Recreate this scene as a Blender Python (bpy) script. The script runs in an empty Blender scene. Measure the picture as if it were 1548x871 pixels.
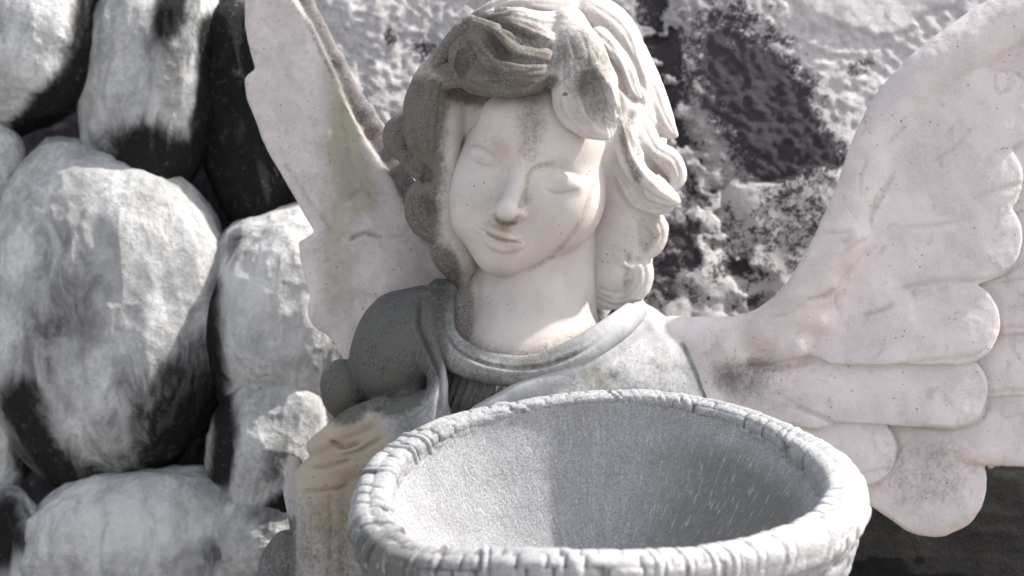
import bpy, math, random
import numpy as np
random.seed(7)
rng = np.random.default_rng(7)
C = bpy.context.scene.collection

# ------------------------------------------------------------------ measures
# Every form is modelled in millimetres: u to the right, v downwards, w towards the viewer.
D = 3400.0          # viewing distance to the plane w = 0
GROUND_V = 1560.0
S = 0.001
def world(P):
    P = np.asarray(P, dtype=np.float64)
    f = 1.0 - P[..., 2] / D
    return np.stack([(P[..., 0] - 774.0) * f * S, -P[..., 2] * S, ((435.5 - P[..., 1]) * f + 1125.0) * S], axis=-1)

# ------------------------------------------------------------------ noise
_perm = rng.integers(0, 2**31 - 1, 4096).astype(np.int64)
_vals = rng.random(4096).astype(np.float32)
def vnoise(P):
    P = np.asarray(P, dtype=np.float32)
    i = np.floor(P).astype(np.int64); f = P - i
    f = f * f * f * (f * (f * 6 - 15) + 10)
    def h(a, b, c):
        x = _perm[a & 4095]; x = _perm[(x + b) & 4095]; x = _perm[(x + c) & 4095]
        return _vals[x & 4095]
    r = 0
    for a in (0, 1):
        wa = f[..., 0] if a else 1 - f[..., 0]
        for b in (0, 1):
            wb = f[..., 1] if b else 1 - f[..., 1]
            for c in (0, 1):
                wc = f[..., 2] if c else 1 - f[..., 2]
                r = r + wa * wb * wc * h(i[..., 0] + a, i[..., 1] + b, i[..., 2] + c)
    return r * 2 - 1
def fbm(P, scale, octs=4, gain=0.5, ridged=False):
    P = np.asarray(P, dtype=np.float32) / scale
    a, t, r = 1.0, 0.0, 0.0
    for o in range(octs):
        n = vnoise(P + 17.3 * o)
        if ridged: n = 1 - 2 * np.abs(n)
        r = r + a * n; t += a; a *= gain; P = P * 2.03
    return r / t
def sstep(a, b, x):
    t = np.clip((x - a) / (b - a), 0, 1); return t * t * (3 - 2 * t)

# ------------------------------------------------------------------ carving: distance fields
def smin(a, b, k):
    if k <= 0: return np.minimum(a, b)
    h = np.maximum(k - np.abs(a - b), 0) / k
    return np.minimum(a, b) - h * h * k * 0.25
def rot_uv(deg):
    a = math.radians(deg); c, s = math.cos(a), math.sin(a)
    return np.array([[c, s, 0], [-s, c, 0], [0, 0, 1]])
def spline(pts, n=8):
    """Catmull-Rom through points of any dimension."""
    P = np.array(pts, dtype=float)
    if len(P) < 3: return P
    Q = np.vstack([2 * P[0] - P[1], P, 2 * P[-1] - P[-2]])
    out = []
    for i in range(1, len(Q) - 2):
        p0, p1, p2, p3 = Q[i - 1], Q[i], Q[i + 1], Q[i + 2]
        for t in np.linspace(0, 1, n, endpoint=False):
            out.append(0.5 * (2 * p1 + (p2 - p0) * t + (2 * p0 - 5 * p1 + 4 * p2 - p3) * t * t + (3 * p1 - p0 - 3 * p2 + p3) * t ** 3))
    out.append(P[-1])
    return np.array(out)

class Field:
    def __init__(s, lo, hi, h):
        s.lo = np.array(lo, float); s.h = float(h)
        s.n = np.ceil((np.array(hi) - s.lo) / h).astype(int) + 1
        s.D = np.full(s.n, 1e3, np.float32)
    def win(s, lo, hi):
        a = np.clip(np.floor((np.array(lo) - s.lo) / s.h).astype(int), 0, s.n)
        b = np.clip(np.ceil((np.array(hi) - s.lo) / s.h).astype(int) + 1, 0, s.n)
        sl = tuple(slice(i, j) for i, j in zip(a, b))
        ax = [np.arange(i, j, dtype=np.float32) * s.h + np.float32(l) for i, j, l in zip(a, b, s.lo)]
        return sl, ax[0][:, None, None], ax[1][None, :, None], ax[2][None, None, :]
    def put(s, f, lo, hi, k, cut=False):
        m = k + 4 * s.h
        sl, X, Y, Z = s.win(np.array(lo) - m, np.array(hi) + m)
        if 0 in s.D[sl].shape: return
        d = f(X, Y, Z).astype(np.float32)
        cur = s.D[sl]
        s.D[sl] = -smin(-cur, d, k) if cut else smin(cur, d, k)
    def ell(s, c, r, k=8, deg=0, cut=False, R=None):
        c = np.array(c, float); r = np.array(r, float)
        M = rot_uv(deg) if R is None else R
        def f(X, Y, Z):
            x, y, z = X - c[0], Y - c[1], Z - c[2]
            q = [M[i, 0] * x + M[i, 1] * y + M[i, 2] * z for i in range(3)]
            k0 = np.sqrt(sum((q[i] / r[i]) ** 2 for i in range(3)))
            k1 = np.sqrt(sum((q[i] / r[i] ** 2) ** 2 for i in range(3))) + 1e-6
            return k0 * (k0 - 1) / k1
        e = np.sqrt((M.T ** 2) @ (r ** 2))
        s.put(f, c - e, c + e, k, cut)
    def tube(s, pts, k=6, n=6, fl=1.0, cut=False, smooth=True):
        """Swept round cone chain of (u, v, w, radius); fl > 1 flattens it along w."""
        P = spline(pts, n) if smooth and len(pts) > 2 else np.array(pts, float)
        r = P[:, 3].max()
        lo, hi = P[:, :3].min(0) - r, P[:, :3].max(0) + r
        def f(X, Y, Z):
            best = None
            for a, b in zip(P[:-1], P[1:]):
                d = b[:3] - a[:3]; L2 = d[0] ** 2 + d[1] ** 2 + (d[2] * fl) ** 2 + 1e-6
                x, y, z = X - a[0], Y - a[1], (Z - a[2]) * fl
                t = np.clip((x * d[0] + y * d[1] + z * d[2] * fl) / L2, 0, 1)
                dd = np.sqrt((x - t * d[0]) ** 2 + (y - t * d[1]) ** 2 + (z - t * d[2] * fl) ** 2) - (a[3] + t * (b[3] - a[3]))
                best = dd if best is None else np.minimum(best, dd)
            return best if fl == 1 else best * np.where(best > 0, 1.0, 1.0) / (0.5 + 0.5 * fl)
        s.put(f, lo, hi, k, cut)
    def plate(s, poly, wf, th, k=6, rnd=5, cut=False):
        """A slab: outline (u, v), mid surface w = wf(u, v), half thickness th."""
        P = np.array(poly, float)
        def f(X, Y, Z):
            x, y = X[:, :, 0], Y[:, :, 0]
            x, y = np.broadcast_arrays(x, y)
            d = np.full(x.shape, 1e9); sgn = np.ones(x.shape)
            for i in range(len(P)):
                a, b = P[i], P[i - 1]
                e = b - a; wx, wy = x - a[0], y - a[1]
                t = np.clip((wx * e[0] + wy * e[1]) / (e @ e + 1e-9), 0, 1)
                d = np.minimum(d, (wx - t * e[0]) ** 2 + (wy - t * e[1]) ** 2)
                c1, c2, c3 = y >= a[1], y < b[1], e[0] * wy > e[1] * wx
                flip = (c1 & c2 & c3) | (~c1 & ~c2 & ~c3)
                sgn = np.where(flip, -sgn, sgn)
            d2 = (sgn * np.sqrt(d))[:, :, None] + rnd
            dz = np.abs(Z - wf(x, y)[:, :, None]) - th + rnd
            return np.minimum(np.maximum(d2, dz), 0) + np.sqrt(np.maximum(d2, 0) ** 2 + np.maximum(dz, 0) ** 2) - rnd
        w = wf(P[:, 0], P[:, 1])
        s.put(f, [P[:, 0].min(), P[:, 1].min(), w.min() - th - 40], [P[:, 0].max(), P[:, 1].max(), w.max() + th + 40], k, cut)
    def mesh(s, smooth=1):
        """Surface nets."""
        Dg = s.D
        I = Dg < 0
        cs = [slice(0, -1), slice(1, None)]
        cnt = sum(I[cs[a], cs[b], cs[c]].astype(np.uint8) for a in (0, 1) for b in (0, 1) for c in (0, 1))
        act = (cnt > 0) & (cnt < 8)
        idx = np.argwhere(act)
        ids = np.full(act.shape, -1, np.int64); ids[act] = np.arange(len(idx))
        cv = np.stack([Dg[idx[:, 0] + a, idx[:, 1] + b, idx[:, 2] + c] for a in (0, 1) for b in (0, 1) for c in (0, 1)], 1)
        off = np.array([(a, b, c) for a in (0, 1) for b in (0, 1) for c in (0, 1)], float)
        acc = np.zeros((len(idx), 3)); num = np.zeros(len(idx))
        for i in range(8):
            for j in range(i + 1, 8):
                if np.abs(off[i] - off[j]).sum() != 1: continue
                A, B = cv[:, i], cv[:, j]
                m = (A < 0) != (B < 0)
                t = np.where(m, A / np.where(m, A - B, 1), 0)
                p = off[i] + t[:, None] * (off[j] - off[i])
                acc += np.where(m[:, None], p, 0); num += m
        V = (idx + acc / num[:, None]) * s.h + s.lo
        F = []
        for ax in range(3):
            sl0 = [slice(None)] * 3; sl1 = [slice(None)] * 3
            sl0[ax] = slice(0, -1); sl1[ax] = slice(1, None)
            A, B = I[tuple(sl0)], I[tuple(sl1)]
            e = np.argwhere(A != B)
            o1, o2 = [(1, 2), (2, 0), (0, 1)][ax]
            ok = (e[:, o1] > 0) & (e[:, o2] > 0) & (e[:, o1] < s.n[o1] - 1) & (e[:, o2] < s.n[o2] - 1)
            e = e[ok]
            q = []
            for d1, d2 in ((0, 0), (1, 0), (1, 1), (0, 1)):
                c = e.copy(); c[:, o1] -= d1; c[:, o2] -= d2
                q.append(ids[c[:, 0], c[:, 1], c[:, 2]])
            q = np.stack(q, 1)
            inside = A[e[:, 0], e[:, 1], e[:, 2]]
            q[~inside] = q[~inside][:, ::-1]
            F.append(q)
        F = np.vstack(F); F = F[(F >= 0).all(1)]
        F = F[:, ::-1]                                   # outward in u, v, w read as a left-handed frame
        lab = np.arange(len(V))                          # keep the one connected piece
        while True:
            m = lab[F].min(1); new = lab.copy()
            for k in range(4): np.minimum.at(new, F[:, k], m)
            new = new[new]
            if (new == lab).all(): break
            lab = new
        big = np.bincount(lab).argmax(); keep = lab == big
        if not keep.all():
            F = F[keep[F].all(1)]; ren = np.cumsum(keep) - 1; F = ren[F]; V = V[keep]
        for _ in range(smooth): V = relax(V, F)
        return V, F
def relax(V, F, lam=0.6):
    n = len(V); acc = np.zeros((n, 3)); cnt = np.zeros(n)
    for a, b in ((0, 1), (1, 2), (2, 3), (3, 0)):
        for i, j in ((a, b), (b, a)):
            for k in range(3): acc[:, k] += np.bincount(F[:, i], V[F[:, j], k], n)
            cnt += np.bincount(F[:, i], minlength=n)
    return V + lam * (acc / np.maximum(cnt, 1)[:, None] - V)
def normals(V, F):
    a = V[F[:, 2]] - V[F[:, 0]]; b = V[F[:, 3]] - V[F[:, 1]]
    fn = np.cross(a, b)
    N = np.zeros_like(V)
    for i in range(4):
        for k in range(3): N[:, k] += np.bincount(F[:, i], fn[:, k], len(V))
    N = -N / (np.linalg.norm(N, axis=1, keepdims=True) + 1e-9)
    return N
def pdist(V, pts, n=8):
    """distance in the carving plane (u, v) to a curve, with position 0..1 along it"""
    P = spline(pts, n) if len(pts) > 2 else np.array(pts, float)
    P = P[:, :2]
    best = np.full(len(V), 1e9); tt = np.zeros(len(V))
    L = len(P) - 1
    for i in range(L):
        a, e = P[i], P[i + 1] - P[i]
        w = V[:, :2] - a
        t = np.clip((w @ e) / (e @ e + 1e-9), 0, 1)
        d = np.hypot(w[:, 0] - t * e[0], w[:, 1] - t * e[1])
        m = d < best
        best = np.where(m, d, best); tt = np.where(m, (i + t) / L, tt)
    return best, tt
def groove(V, N, pts, width, depth, wmin=-1e9, taper=True, facing=0.05):
    """chisel (depth < 0) or raise (depth > 0) the surface along a curve, on the faces turned to the front"""
    P = np.array(pts, float)[:, :2]; m0 = 4 * width
    sel = np.where((V[:, 0] > P[:, 0].min() - m0) & (V[:, 0] < P[:, 0].max() + m0) & (V[:, 1] > P[:, 1].min() - m0) &
                   (V[:, 1] < P[:, 1].max() + m0) & (V[:, 2] > wmin) & (N[:, 2] > facing))[0]
    if not len(sel): return V
    d, t = pdist(V[sel], pts)
    a = np.exp(-(d / width) ** 2)
    if taper: a = a * np.clip(np.minimum(t, 1 - t) * 5 + 0.25, 0, 1)
    V = V.copy(); V[sel] += N[sel] * (depth * a)[:, None]
    return V
def blob(V, c, r, deg=0, soft=0.5):
    """1 inside an ellipse of the (u, v) plane, fading at its edge"""
    a = math.radians(deg); x, y = V[:, 0] - c[0], V[:, 1] - c[1]
    p = (x * math.cos(a) + y * math.sin(a)) / r[0]; q = (-x * math.sin(a) + y * math.cos(a)) / r[1]
    return 1 - sstep(1 - soft, 1 + soft, np.hypot(p, q))
def line_mask(V, pts, width, soft=0.6):
    d, t = pdist(V, pts)
    return 1 - sstep(width * (1 - soft), width * (1 + soft), d)

# ------------------------------------------------------------------ objects
def link(name, V, F, material, parent=None, col=None, uv=None, smooth=True, base=None):
    """V in carving units -> ONE mesh object"""
    W = world(V)
    if parent is not None:
        q = parent
        while q is not None: W = W - np.array(q.location); q = q.parent
    elif base is not None: W = W - base
    me = bpy.data.meshes.new(name)
    F = np.asarray(F); k = F.shape[1]
    me.vertices.add(len(W)); me.vertices.foreach_set('co', W.astype(np.float32).ravel())
    me.loops.add(F.size); me.loops.foreach_set('vertex_index', F.astype(np.int32).ravel())
    me.polygons.add(len(F)); me.polygons.foreach_set('loop_start', np.arange(0, F.size, k, dtype=np.int32))
    me.update(calc_edges=True)
    if smooth: me.polygons.foreach_set('use_smooth', np.ones(len(F), bool))
    if col is not None:
        a = me.color_attributes.new('stain', 'FLOAT_COLOR', 'POINT')
        c4 = np.ones((len(W), 4), np.float32); c4[:, :3] = np.clip(col, 0, 1)
        a.data.foreach_set('color', c4.ravel())
    if uv is not None:
        a = me.attributes.new('weave', 'FLOAT_VECTOR', 'POINT')
        a.data.foreach_set('vector', np.asarray(uv, np.float32).ravel())
    me.materials.append(material)
    me.validate()
    o = bpy.data.objects.new(name, me); C.objects.link(o)
    if parent is not None: o.parent = parent
    elif base is not None: o.location = base
    return o
def thing(name, label, cat, base, group=None):
    o = bpy.data.objects.new(name, None); C.objects.link(o)
    o.location = world(base); o.empty_display_size = 0.05
    o['label'] = label; o['category'] = cat
    if group: o['group'] = group
    bpy.context.view_layer.update()
    return o
def tag(o, label, cat, group=None, kind=None):
    o['label'] = label; o['category'] = cat
    if group: o['group'] = group
    if kind: o['kind'] = kind
    return o

# ------------------------------------------------------------------ materials
class N:
    def __init__(s, name):
        s.m = bpy.data.materials.new(name); s.m.use_nodes = True
        s.t = s.m.node_tree; s.b = s.t.nodes['Principled BSDF']
        s.co = s.t.nodes.new('ShaderNodeTexCoord').outputs['Object']
    def new(s, k): return s.t.nodes.new(k)
    def lk(s, a, b): s.t.links.new(a, b)
    def val(s, sock, v):
        if hasattr(v, 'is_linked') or isinstance(v, bpy.types.NodeSocket): s.lk(v, sock)
        else: sock.default_value = v
    def noise(s, scale, detail=6, rough=0.6, co=None, dist=0.0):
        n = s.new('ShaderNodeTexNoise'); n.inputs['Scale'].default_value = scale
        n.inputs['Detail'].default_value = detail; n.inputs['Roughness'].default_value = rough
        n.inputs['Distortion'].default_value = dist
        s.lk(co or s.co, n.inputs['Vector']); return n.outputs['Fac']
    def vor(s, scale, co=None, feat='F1', rnd=1.0):
        n = s.new('ShaderNodeTexVoronoi'); n.feature = feat; n.inputs['Scale'].default_value = scale
        n.inputs['Randomness'].default_value = rnd
        s.lk(co or s.co, n.inputs['Vector']); return n.outputs['Distance']
    def mth(s, op, a, b=0.0, c=None, clamp=False):
        n = s.new('ShaderNodeMath'); n.operation = op; n.use_clamp = clamp
        s.val(n.inputs[0], a); s.val(n.inputs[1], b)
        if c is not None: s.val(n.inputs[2], c)
        return n.outputs[0]
    def rng(s, v, a, b, c=0.0, d=1.0):
        n = s.new('ShaderNodeMapRange'); n.interpolation_type = 'SMOOTHSTEP'
        s.val(n.inputs[0], v)
        for i, x in zip((1, 2, 3, 4), (a, b, c, d)): n.inputs[i].default_value = x
        return n.outputs[0]
    def mix(s, f, a, b, mode='MIX'):
        n = s.new('ShaderNodeMix'); n.data_type = 'RGBA'; n.blend_type = mode
        s.val(n.inputs[0], f); s.val(n.inputs[6], a); s.val(n.inputs[7], b)
        return n.outputs[2]
    def attr(s, name):
        n = s.new('ShaderNodeAttribute'); n.attribute_name = name; return n
    def stain(s):
        n = s.attr('stain'); sp = s.new('ShaderNodeSeparateColor'); s.lk(n.outputs['Color'], sp.inputs[0])
        return sp.outputs[0], sp.outputs[1], sp.outputs[2]
    def stretch(s, sc, co=None):
        n = s.new('ShaderNodeMapping'); n.inputs['Scale'].default_value = sc; s.lk(co or s.co, n.inputs[0]); return n.outputs[0]
    def bump(s, h, dist, strength=1.0, nrm=None):
        n = s.new('ShaderNodeBump'); n.inputs['Distance'].default_value = dist; n.inputs['Strength'].default_value = strength
        s.lk(h, n.inputs['Height'])
        if nrm is not None: s.lk(nrm, n.inputs['Normal'])
        return n.outputs[0]
    def done(s, col, nrm=None, rough=0.8):
        s.val(s.b.inputs['Base Color'], col)
        s.b.inputs['Roughness'].default_value = rough
        s.b.inputs['Specular IOR Level'].default_value = 0.25
        if nrm is not None: s.lk(nrm, s.b.inputs['Normal'])
        return s.m
def c4(*c): return (c[0], c[1], c[2], 1.0)

def marble(name, clean, tone, dark, moss, warm, speck=0.5, veins=0.25, grain=0.0006, rough=0.72, sss=0.0):
    """weathered marble: stain R = black algae, dark lines and painted shade, G = green moss, B = warm rust and painted warm light"""
    n = N(name)
    R, G, B = n.stain()
    big = n.noise(14, 5, 0.6); mid = n.noise(70, 6, 0.65); fine = n.noise(420, 4, 0.7)
    col = n.mix(n.rng(big, 0.35, 0.68), c4(*clean), c4(*tone))
    vein = n.rng(n.noise(22, 8, 0.62, dist=1.2), 0.56, 0.70)
    col = n.mix(n.mth('MULTIPLY', vein, veins), col, c4(*[x * 0.62 for x in tone]))
    nn = n.mth('ADD', n.mth('MULTIPLY', mid, 0.55), n.mth('MULTIPLY', fine, 0.45))
    def mask(ch, amp):
        return n.rng(n.mth('ADD', ch, n.mth('MULTIPLY', n.mth('SUBTRACT', nn, 0.5), amp)), 0.12, 0.88)
    col = n.mix(n.mth('MULTIPLY', mask(B, 0.7), 0.8), col, c4(*warm))
    col = n.mix(n.mth('MULTIPLY', mask(G, 1.3), 0.72), col, c4(*moss))
    dk = n.mix(n.rng(n.noise(330, 4, 0.8), 0.40, 0.66), c4(*[x * 0.5 for x in dark]), c4(*[x * 2.3 for x in dark]))
    patch = n.noise(34, 6, 0.62)
    dk = n.mix(n.rng(patch, 0.42, 0.62), dk, c4(*[x * y for x, y in zip(dark, (1.42, 1.37, 1.28))]))
    wear_shade = n.mth('ADD', n.mth('MULTIPLY', n.mth('SUBTRACT', patch, 0.5), 0.6), R)
    wear_shade = n.mth('ADD', wear_shade, n.mth('MULTIPLY', n.mth('SUBTRACT', n.noise(160, 5, 0.75), 0.5), 0.9))
    wear_shade = n.mth('MULTIPLY', n.rng(wear_shade, 0.18, 0.85), n.rng(R, 0.0, 0.14))
    col = n.mix(n.mth('MULTIPLY', wear_shade, 0.92), col, dk)
    pits = n.mth('MULTIPLY', n.rng(n.vor(95), 0.15, 0.08), n.rng(n.noise(30, 3), 0.50, 0.62))
    col = n.mix(n.mth('MULTIPLY', pits, speck), col, c4(0.05, 0.04, 0.035))
    gr = n.mth('MULTIPLY', n.rng(n.noise(300, 4, 0.8), 0.46, 0.66), n.mth('ADD', 0.10, n.mth('MULTIPLY', n.rng(big, 0.4, 0.65), 0.22)))
    col = n.mix(gr, col, c4(*[x * 0.55 for x in tone]))
    h = n.mth('ADD', n.mth('MULTIPLY', fine, 1.0), n.mth('MULTIPLY', mid, 1.4))
    h = n.mth('SUBTRACT', h, n.mth('MULTIPLY', pits, 1.5))
    nrm = n.bump(h, grain, 0.9)
    if sss > 0:
        n.b.inputs['Subsurface Weight'].default_value = sss
        n.b.inputs['Subsurface Radius'].default_value = (0.006, 0.005, 0.004)
        n.b.inputs['Subsurface Scale'].default_value = 1.0
    return n.done(col, nrm, rough)

M = {}
M['flesh'] = marble('pale_marble', (0.55, 0.497, 0.468), (0.475, 0.432, 0.417), (0.15, 0.135, 0.12), (0.23, 0.20, 0.14), (0.42, 0.30, 0.215), speck=0.7, veins=0.12, grain=0.0004)
M['hair'] = marble('weathered_marble', (0.56, 0.52, 0.50), (0.46, 0.43, 0.415), (0.075, 0.068, 0.058), (0.185, 0.172, 0.135), (0.34, 0.235, 0.17), speck=0.7, grain=0.0009)
M['robe'] = marble('grey_weathered_stone', (0.40, 0.398, 0.405), (0.31, 0.31, 0.32), (0.05, 0.05, 0.045), (0.20, 0.19, 0.145), (0.36, 0.29, 0.21), speck=0.5, grain=0.0009)
M['wing'] = marble('wing_marble', (0.64, 0.58, 0.58), (0.54, 0.49, 0.495), (0.12, 0.11, 0.112), (0.27, 0.255, 0.17), (0.46, 0.35, 0.28), speck=0.55, veins=0.50, grain=0.0014)

def basin_material():
    n = N('basin_stone')
    R, G, B = n.stain()
    wv = n.attr('weave').outputs['Vector']
    streak = n.noise(1.0, 5, 0.65, co=n.stretch((150, 9, 1), wv))
    dash = n.rng(n.noise(1.0, 3, 0.6, co=n.stretch((185, 34, 1), wv)), 0.575, 0.645)
    big = n.noise(16, 5, 0.6); mid = n.noise(90, 6, 0.7); fine = n.noise(430, 4, 0.75)
    col = n.mix(n.rng(big, 0.3, 0.7), c4(0.44, 0.44, 0.455), c4(0.35, 0.35, 0.365))
    col = n.mix(n.mth('MULTIPLY', n.rng(streak, 0.45, 0.7), 0.4), col, c4(0.56, 0.56, 0.59))
    nn = n.mth('ADD', n.mth('MULTIPLY', mid, 0.5), n.mth('MULTIPLY', fine, 0.5))
    def mask(ch, amp): return n.rng(n.mth('ADD', ch, n.mth('MULTIPLY', n.mth('SUBTRACT', nn, 0.5), amp)), 0.1, 0.9)
    col = n.mix(n.mth('MULTIPLY', mask(G, 0.8), 0.85), col, c4(0.17, 0.165, 0.14))
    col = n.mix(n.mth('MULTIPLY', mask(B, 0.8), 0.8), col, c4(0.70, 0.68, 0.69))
    col = n.mix(n.mth('MULTIPLY', mask(R, 0.9), 0.9), col, c4(0.105, 0.105, 0.10))
    col = n.mix(n.mth('MULTIPLY', dash, 0.55), col, c4(0.62, 0.62, 0.62))
    col = n.mix(n.mth('MULTIPLY', n.rng(n.noise(310, 4, 0.8), 0.45, 0.60), 0.60), col, c4(0.2, 0.2, 0.2))
    col = n.mix(n.mth('MULTIPLY', n.rng(n.noise(260, 5, 0.8), 0.58, 0.68), 0.55), col, c4(0.70, 0.70, 0.71))
    h = n.mth('ADD', n.mth('MULTIPLY', fine, 1.0), n.mth('MULTIPLY', mid, 2.0))
    return n.done(col, n.bump(h, 0.002, 1.0), 0.8)
M['basin'] = basin_material()

def rock_material(name, light, grey, dark, sc=1.0, amp=0.9, bumpd=0.004, rust=(0.34, 0.24, 0.18), soft=0.2, streak=0.0):
    """lichen-white rock, black where stain R says, rusty where stain B says, smooth crust where G says"""
    n = N(name)
    R, G, B = n.stain()
    big = n.noise(6 * sc, 6, 0.65); mid = n.noise(34 * sc, 8, 0.72, dist=0.4); fine = n.noise(150 * sc, 8, 0.78)
    gr = n.noise(360 * sc, 3, 0.7)
    nn = n.mth('ADD', n.mth('MULTIPLY', mid, 0.5), n.mth('MULTIPLY', fine, 0.5))
    col = n.mix(n.rng(n.mth('ADD', n.mth('MULTIPLY', big, 0.35), n.mth('MULTIPLY', nn, 0.65)), 0.40, 0.62), c4(*grey), c4(*light))
    col = n.mix(n.mth('MULTIPLY', G, 0.75), col, c4(*light))
    col = n.mix(n.mth('MULTIPLY', n.rng(n.mth('ADD', B, n.mth('MULTIPLY', n.mth('SUBTRACT', nn, 0.5), 1.0)), 0.25, 0.75), 0.7), col, c4(*rust))
    dk = n.mix(n.rng(fine, 0.56, 0.80), c4(*dark), c4(*[x * 0.6 for x in grey]))
    if streak:
        sk = n.noise(1.0, 6, 0.65, co=n.stretch((24, 24, 11)), dist=0.8)
        nn = n.mth('ADD', n.mth('MULTIPLY', nn, 0.45), n.mth('MULTIPLY', sk, 0.55))
        col = n.mix(n.mth('MULTIPLY', n.rng(sk, 0.42, 0.66), streak), col, c4(*[x * 0.5 for x in grey]))
    f = n.rng(n.mth('ADD', R, n.mth('MULTIPLY', n.mth('MULTIPLY', n.mth('SUBTRACT', nn, 0.5), amp * 2.4), n.rng(R, 0.02, 0.30))), 0.5 - soft, 0.5 + soft)
    col = n.mix(f, col, dk)
    holes = n.mth('MULTIPLY', n.rng(gr, 0.62, 0.72), n.mth('SUBTRACT', 1.0, n.mth('MULTIPLY', G, 0.7)))
    col = n.mix(n.mth('MULTIPLY', holes, 0.6), col, c4(*[x * 0.35 for x in grey]))
    h = n.mth('ADD', n.mth('MULTIPLY', mid, 1.2), n.mth('ADD', n.mth('MULTIPLY', fine, 1.0), n.mth('MULTIPLY', gr, 0.35)))
    return n.done(col, n.bump(h, bumpd, 1.0), 0.85)
M['wall'] = rock_material('crusted_rock', (0.86, 0.825, 0.825), (0.32, 0.30, 0.305), (0.070, 0.061, 0.073), bumpd=0.008, soft=0.16, amp=1.35)
M['boulder'] = rock_material('boulder_stone', (0.86, 0.86, 0.86), (0.42, 0.42, 0.42), (0.010, 0.010, 0.010), sc=0.42, bumpd=0.009, amp=0.8, soft=0.40, streak=0.4)
M['black'] = rock_material('black_stone', (0.026, 0.024, 0.024), (0.006, 0.006, 0.006), (0.004, 0.004, 0.004), sc=1.2, bumpd=0.010)
def ground_material():
    n = N('gravel_ground')
    f = n.noise(40, 8, 0.7)
    return n.done(n.mix(f, c4(0.20, 0.19, 0.18), c4(0.42, 0.40, 0.38)), n.bump(n.noise(90, 4), 0.01), 0.9)
M['ground'] = ground_material()

# ================================================================== the angel
angel = thing('angel_statue', 'weathered marble angel with curled hair and spread wings, looking down into the basin', 'statue', (800, GROUND_V, 0))

# ------------------------------------------------------------------ body: head, face, neck and breast in one skin
f = Field((655, 60, -130), (1010, 600, 240), 2.0)
f.ell((801, 265, 40), (115, 155, 132), 0, 18)
f.ell((845, 180, 30), (100, 110, 125), 20, 15)
f.ell((858, 308, 84), (48, 58, 62), 40, 20)             # cheek
f.ell((716, 300, 92), (30, 56, 46), 36, 10)
f.ell((755, 386, 88), (34, 30, 44), 26, 15)             # chin
f.ell((756, 356, 106), (44, 30, 44), 24, 18)            # mouth mound
f.ell((812, 196, 122), (86, 46, 50), 40, 20)            # brow
f.ell((740, 230, 186), (33, 15, 33), 24, 20, cut=True)  # eye hollows
f.ell((846, 263, 208), (42, 16, 34), 24, 14, cut=True)
f.tube([(800, 212, 156, 18), (790, 255, 168, 14), (776, 292, 183, 13), (766, 314, 191, 14)], 18)
f.ell((765, 319, 194), (15, 13, 15), 10)
f.ell((749, 320, 168), (9, 9, 18), 9)
f.ell((787, 323, 172), (9, 9, 18), 9)
f.ell((737, 237, 126), (29, 18, 27), 9, 20)             # lids
f.ell((848, 275, 139), (36, 19, 28), 10, 12)
f.tube([(722, 343, 140, 5), (742, 350, 151, 9), (760, 357, 156, 11), (776, 365, 151, 8), (788, 371, 142, 4)], 7)
f.tube([(732, 356, 137, 4), (748, 367, 147, 10), (761, 372, 149, 11), (777, 374, 143, 6)], 7)
f.tube([(835, 330, -14, 90), (815, 420, -6, 94), (808, 490, 2, 98), (806, 580, 0, 130)], 8)
f.ell((812, 575, 10), (150, 80, 100), 30)
f.tube([(770, 400, -30, 50), (722, 455, -20, 44), (700, 500, 0, 44), (700, 560, 10, 50)], 16)
V, F = f.mesh(2)
Nn = normals(V, F)
for pts, wd, dp in [
    ([(712, 218), (726, 219), (741, 227), (752, 238)], 3.5, -2.6), ([(718, 247), (736, 253), (753, 249)], 2.6, -3.2),
    ([(816, 262), (838, 256), (862, 260), (882, 270)], 4, -2.4), ([(822, 287), (846, 294), (872, 288)], 2.6, -3.2),
    ([(716, 341), (736, 352), (752, 360), (767, 365), (790, 365)], 2.4, -6), ([(742, 378), (758, 386), (772, 386)], 6, -1.8),
    ([(762, 336), (760, 348)], 4, -2.0), ([(743, 318), (750, 330), (756, 335)], 3, -3), ([(757, 335), (767, 338), (779, 336)], 3.0, -5), ([(783, 334), (795, 324), (797, 316)], 3, -1.4),
    ([(798, 262), (791, 290), (795, 314)], 8, -2.5), ([(806, 252), (832, 238), (872, 240)], 10, 2.5), ([(704, 204), (725, 200), (758, 214)], 10, 2.2)]:
    V = groove(V, Nn, pts, wd, dp, 60)
V = relax(V, F, 0.25)
V += Nn * (fbm(V, 60, 3) * 1.0)[:, None]
R = 0.60 * (blob(V, (802, 188), (24, 66), 3, 0.8)) * (V[:, 2] > 50)
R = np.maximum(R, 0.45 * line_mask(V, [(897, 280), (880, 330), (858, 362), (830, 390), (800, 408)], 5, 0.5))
R = np.maximum(R, 0.52 * line_mask(V, [(836, 248), (814, 251), (801, 262), (795, 285), (794, 308)], 5, 1.0))  # shade of the brow and the nose side, painted in
R = np.maximum(R, 0.75 * line_mask(V, [(750, 332), (758, 337), (768, 339), (780, 336)], 4, 0.9))  # shade under the nose tip, painted dark
R = np.maximum(R, 0.7 * line_mask(V, [(738, 354), (758, 363), (786, 367)], 3, 0.9))  # dark line drawn along the lip crease
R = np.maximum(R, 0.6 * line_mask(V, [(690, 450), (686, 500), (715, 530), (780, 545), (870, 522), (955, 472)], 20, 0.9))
R = np.maximum(R, 0.95 * blob(V, (692, 470), (26, 60), 0, 0.4))  # left side of the neck painted as lying in shade
G = 0.35 * line_mask(V, [(690, 450), (700, 510), (780, 540), (900, 505)], 26, 0.9)
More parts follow.
